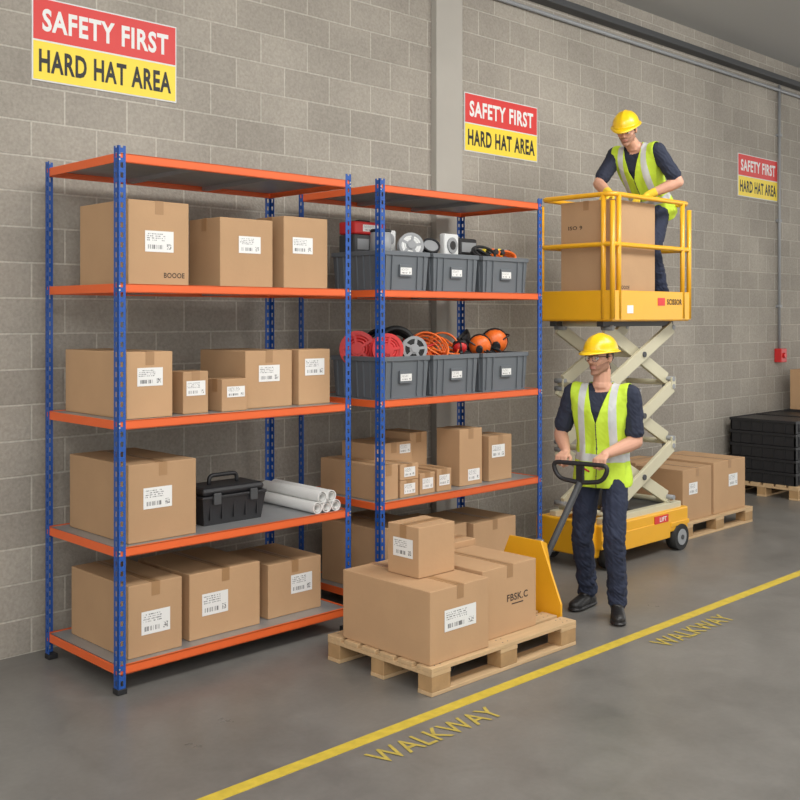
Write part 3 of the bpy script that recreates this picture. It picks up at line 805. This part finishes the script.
    for sg in (1, -1):
        m.ell(H @ V((.070, sg*.030, .002)), .0125, M_eye)
        m.ell(H @ V((.0805, sg*.030, .001)), (.003, .0055, .0055), M_iris, R=H.to_3x3())
        m.tube([H @ V((.078, sg*.048, .021)), H @ V((.087, sg*.032, .026)), H @ V((.086, sg*.016, .022))], .0035, M_hair, n=6)
        m.tube([H @ V((.074, sg*.042, .006)), H @ V((.082, sg*.030, .0115)), H @ V((.080, sg*.018, .006))], .0022, M_skin, n=6)
    m.done('eyes', parent=root)
    if glasses:
        m = MB()
        for sg in (1, -1):
            pts = [(.094, sg*.008, .016), (.090, sg*.050, .018), (.086, sg*.052, -.008), (.093, sg*.036, -.020), (.098, sg*.014, -.014)]
            m.tube([H @ V(p) for p in pts], .0016, M_black, n=6, closed=True, rad=.01)
            m.raw([H @ V(p) for p in pts], [list(range(5))], M_lens)
            m.tube([H @ V((.089, sg*.052, .012)), H @ V((.05, sg*.073, .012)), H @ V((-.01, sg*.082, .010))], .0020, M_black, n=6)
        m.tube([H @ V((.097, .009, .012)), H @ V((.100, 0, .010)), H @ V((.097, -.009, .012))], .0018, M_black, n=6)
        m.done('safety_glasses', parent=root)
    # helmet
    m = MB(); na = 48; prof = []
    for k in range(12):
        t = k/11*math.pi/2; prof.append((math.cos(t), math.sin(t)))
    vs, fs = [], []
    HR, HRy, HZ = .123, .103, .108; z0 = .046
    rows = []
    for ring_i in range(3+12):
        row = []
        for j in range(na):
            a = 2*math.pi*j/na; ca, sa = math.cos(a), math.sin(a)
            fr = max(0, ca)
            if ring_i == 0: q = ((HR+.016+.040*fr**2)*ca-.006, (HRy+.014)*sa, z0-.010-.012*fr**2)
            elif ring_i == 1: q = ((HR+.018+.042*fr**2)*ca-.006, (HRy+.016)*sa, z0-.006-.011*fr**2)
            elif ring_i == 2: q = ((HR+.002)*ca-.006, (HRy+.002)*sa, z0+.002)
            else:
                c_, s_ = prof[ring_i-3]
                rid = .005*math.exp(-((sa*c_*HRy)/.012)**2)*(s_ > .15)+.003*math.exp(-((abs(sa*c_*HRy)-.045)/.007)**2)*(s_ > .35)
                q = (HR*c_*ca-.006, HRy*c_*sa, z0+HZ*s_*(1)+rid)
            row.append(len(vs)); vs.append(H @ V(q))
        rows.append(row)
    for r0, r1 in zip(rows[:-1], rows[1:]):
        for j in range(na): fs.append((r0[j], r0[(j+1) % na], r1[(j+1) % na], r1[j]))
    m.raw(vs, fs, M_hat, smooth=True)
    m.ring(H @ V((-.006, 0, z0-.014)), H @ V((-.006, 0, z0+.004)), .100, .096, M_black)
    ho = m.done('hard_hat', parent=root)
    so = ho.modifiers.new('s', 'SOLIDIFY'); so.thickness = .003
    # vest
    B = Blob(); I = .015
    inf = lambda r, e=I: tuple(q+e for q in r)
    B.add('v', ((0, 0, -.11), inf((.138, .186, .05))), ((0, 0, .0), inf((.120, .170, .10))), F=T)
    B.add('v', ((0, 0, .0), inf((.120, .170, .10))), ((0, 0, .15), inf((.108, .152, .08))), F=T)
    B.add('v', ((0, 0, .15), inf((.108, .152, .08))), ((.01, 0, .33), inf((.124, .178, .12))), F=T)
    B.add('v', ((.01, 0, .33), inf((.124, .178, .12))), ((0, .132, .435), inf((.077, .066, .06), .014)), ((0, -.132, .435), inf((.077, .066, .06), .014)), F=T)
    B.add('v', ((-.005, 0, .50), inf((.055, .055, .04), .010)), ((-.005, .10, .457), .065), ((-.005, -.10, .457), .065), F=T)
    B.add('v', ((0, .10, .45), .068), ((0, .17, .453), .080), F=T); B.add('v', ((0, -.10, .45), .068), ((0, -.17, .453), .080), F=T)
    me = B.mesh(.006, 4)
    bm = bmesh.new(); bm.from_mesh(me); Ti = T.inverted(); kill = []
    for v in bm.verts:   # soft folds
        p = Ti @ v.co
        a = math.atan2(p.y, p.x)
        k = (1-min(1, max(0, (p.z-.05)/.4)))*.005+.0025
        dr = V((p.x, p.y, 0)).normalized()
        v.co = T @ (p+dr*(k*(math.sin(a*7+p.z*9)*.6+math.sin(a*13-p.z*22)*.4)+.004*noise.noise(V((p.x*14, p.y*14, p.z*9)))+.003*abs(noise.noise(V((p.x*8+3, p.y*22, p.z*26+p.y*20))))))
    T3 = T.to_3x3()
    def cut(pc, pn, outer=False):
        bmesh.ops.bisect_plane(bm, geom=bm.verts[:]+bm.edges[:]+bm.faces[:], plane_co=T @ V(pc), plane_no=T3 @ V(pn), clear_outer=outer)
    cut((0, 0, -.125), (0, 0, -1), True)
    for zc in (.035, .085): cut((0, 0, zc), (0, 0, 1))
    for yc in (-.184, -.125, -.078, .078, .125, .184): cut((0, yc, 0), (0, 1, 0))
    for sg in (1, -1): cut((0, sg*.008, .30), (0, sg*1, -.32))
    for mm in (M_vest, M_refl, M_dark): me.materials.append(mm)
    for f in bm.faces:
        p = Ti @ f.calc_center_median(); f.smooth = True
        ay = abs(p.y)
        if (p.z > .24 and ay > .184) or (math.hypot(p.x, p.y) < .073 and p.z > .44) or (p.x > 0 and p.z > .275 and ay < .008+(p.z-.30)*.32):
            kill.append(f); continue
        if .035 < p.z < .085 or (p.z > .085 and .078 < ay < .125 and p.z > .085): f.material_index = 1
        elif p.x > 0 and ay < .004 and p.z < .30: f.material_index = 2
    bmesh.ops.delete(bm, geom=kill, context='FACES'); bm.to_mesh(me); bm.free()
    me.name = 'hi_vis_vest'; vo = bpy.data.objects.new('hi_vis_vest', me); coll.objects.link(vo); vo.parent = root
    so = vo.modifiers.new('s', 'SOLIDIFY'); so.thickness = .003
    return root

# worker with pallet jack
def grip(off, side):
    g = gc+bd*off
    perp = V((bd.y, -bd.x, 0)).normalized()
    d = (perp*.93+V((0, 0, -.30))).normalized(); n = (V((0, 0, -1))-d*V((0, 0, -1)).dot(d)).normalized()
    w = g-d*.103-n*.026
    return (w, d, n, (62, 75, 50, .9), (-.75, side*.55, -.3))
person('warehouse_worker', W1P, W1Y, (-.02, 0, .945), .04, [(.075, .125, math.radians(18)), (-.10, -.125, math.radians(-14))],
       [grip(.125, 1), grip(-.135, -1)], (math.radians(-22), math.radians(2)))
# worker on the lift
BT = 2.77-1.951
person('lift_operator', V((7.36, 4.66, 1.951)), math.radians(184), (-.03, 0, .865), math.radians(32), [(0.0, .11, .15), (-.06, -.11, -.15)],
       [(V((.27, .13, BT+.078)), V((.8, -.30, -.22)), V((0, 0, -1)), (22, 26, 20, .1), (-.6, .8, .1)),
        (V((.51, -.06, BT+.078)), V((.95, .05, -.22)), V((0, 0, -1)), (22, 26, 20, .1), (-.4, -.9, .2))],
       (math.radians(14), math.radians(26)), glove=True, beard=True, glasses=False)

# ------------------------------------------------------------ lights / world
def area(name, loc, tgt, sx, sy, e, col=(1, .98, .95)):
    l = bpy.data.lights.new(name, 'AREA'); l.shape = 'RECTANGLE'; l.size = sx; l.size_y = sy; l.energy = e; l.color = col
    o = bpy.data.objects.new(name, l); coll.objects.link(o); o.location = loc
    o.rotation_euler = (V(tgt)-V(loc)).to_track_quat('-Z', 'Y').to_euler()
area('front_fill_light', (2.0, 1.8, 4.8), (2.3, 3.2, 0), 3.5, 1.5, 145)
area('front_fill_light', (6.0, 1.8, 4.8), (6.3, 3.2, 0), 3.5, 1.5, 155)
area('front_fill_light', (8.0, 2.2, 4.8), (10, 4, 0), 2.5, 1.5, 130)
area('front_fill_light', (-1.0, -1.5, 4.6), (3.5, 5, 1), 3, 2, 180)  # added fill from behind the camera, brightens the upright faces
w = bpy.data.worlds.new('w'); scene.world = w; w.use_nodes = True
w.node_tree.nodes['Background'].inputs[0].default_value = (1, .985, .96, 1); w.node_tree.nodes['Background'].inputs[1].default_value = 1.3

# ------------------------------------------------------------ camera
cam = bpy.data.cameras.new('camera'); co = bpy.data.objects.new('camera', cam); coll.objects.link(co)
cam.sensor_width = 36; cam.lens = 46.8; cam.shift_x = 0; cam.shift_y = -.105
co.location = (0, 0, 1.9)
fwd = V((.697, .717, 0)).normalized()
co.rotation_euler = fwd.to_track_quat('-Z', 'Y').to_euler()
scene.camera = co
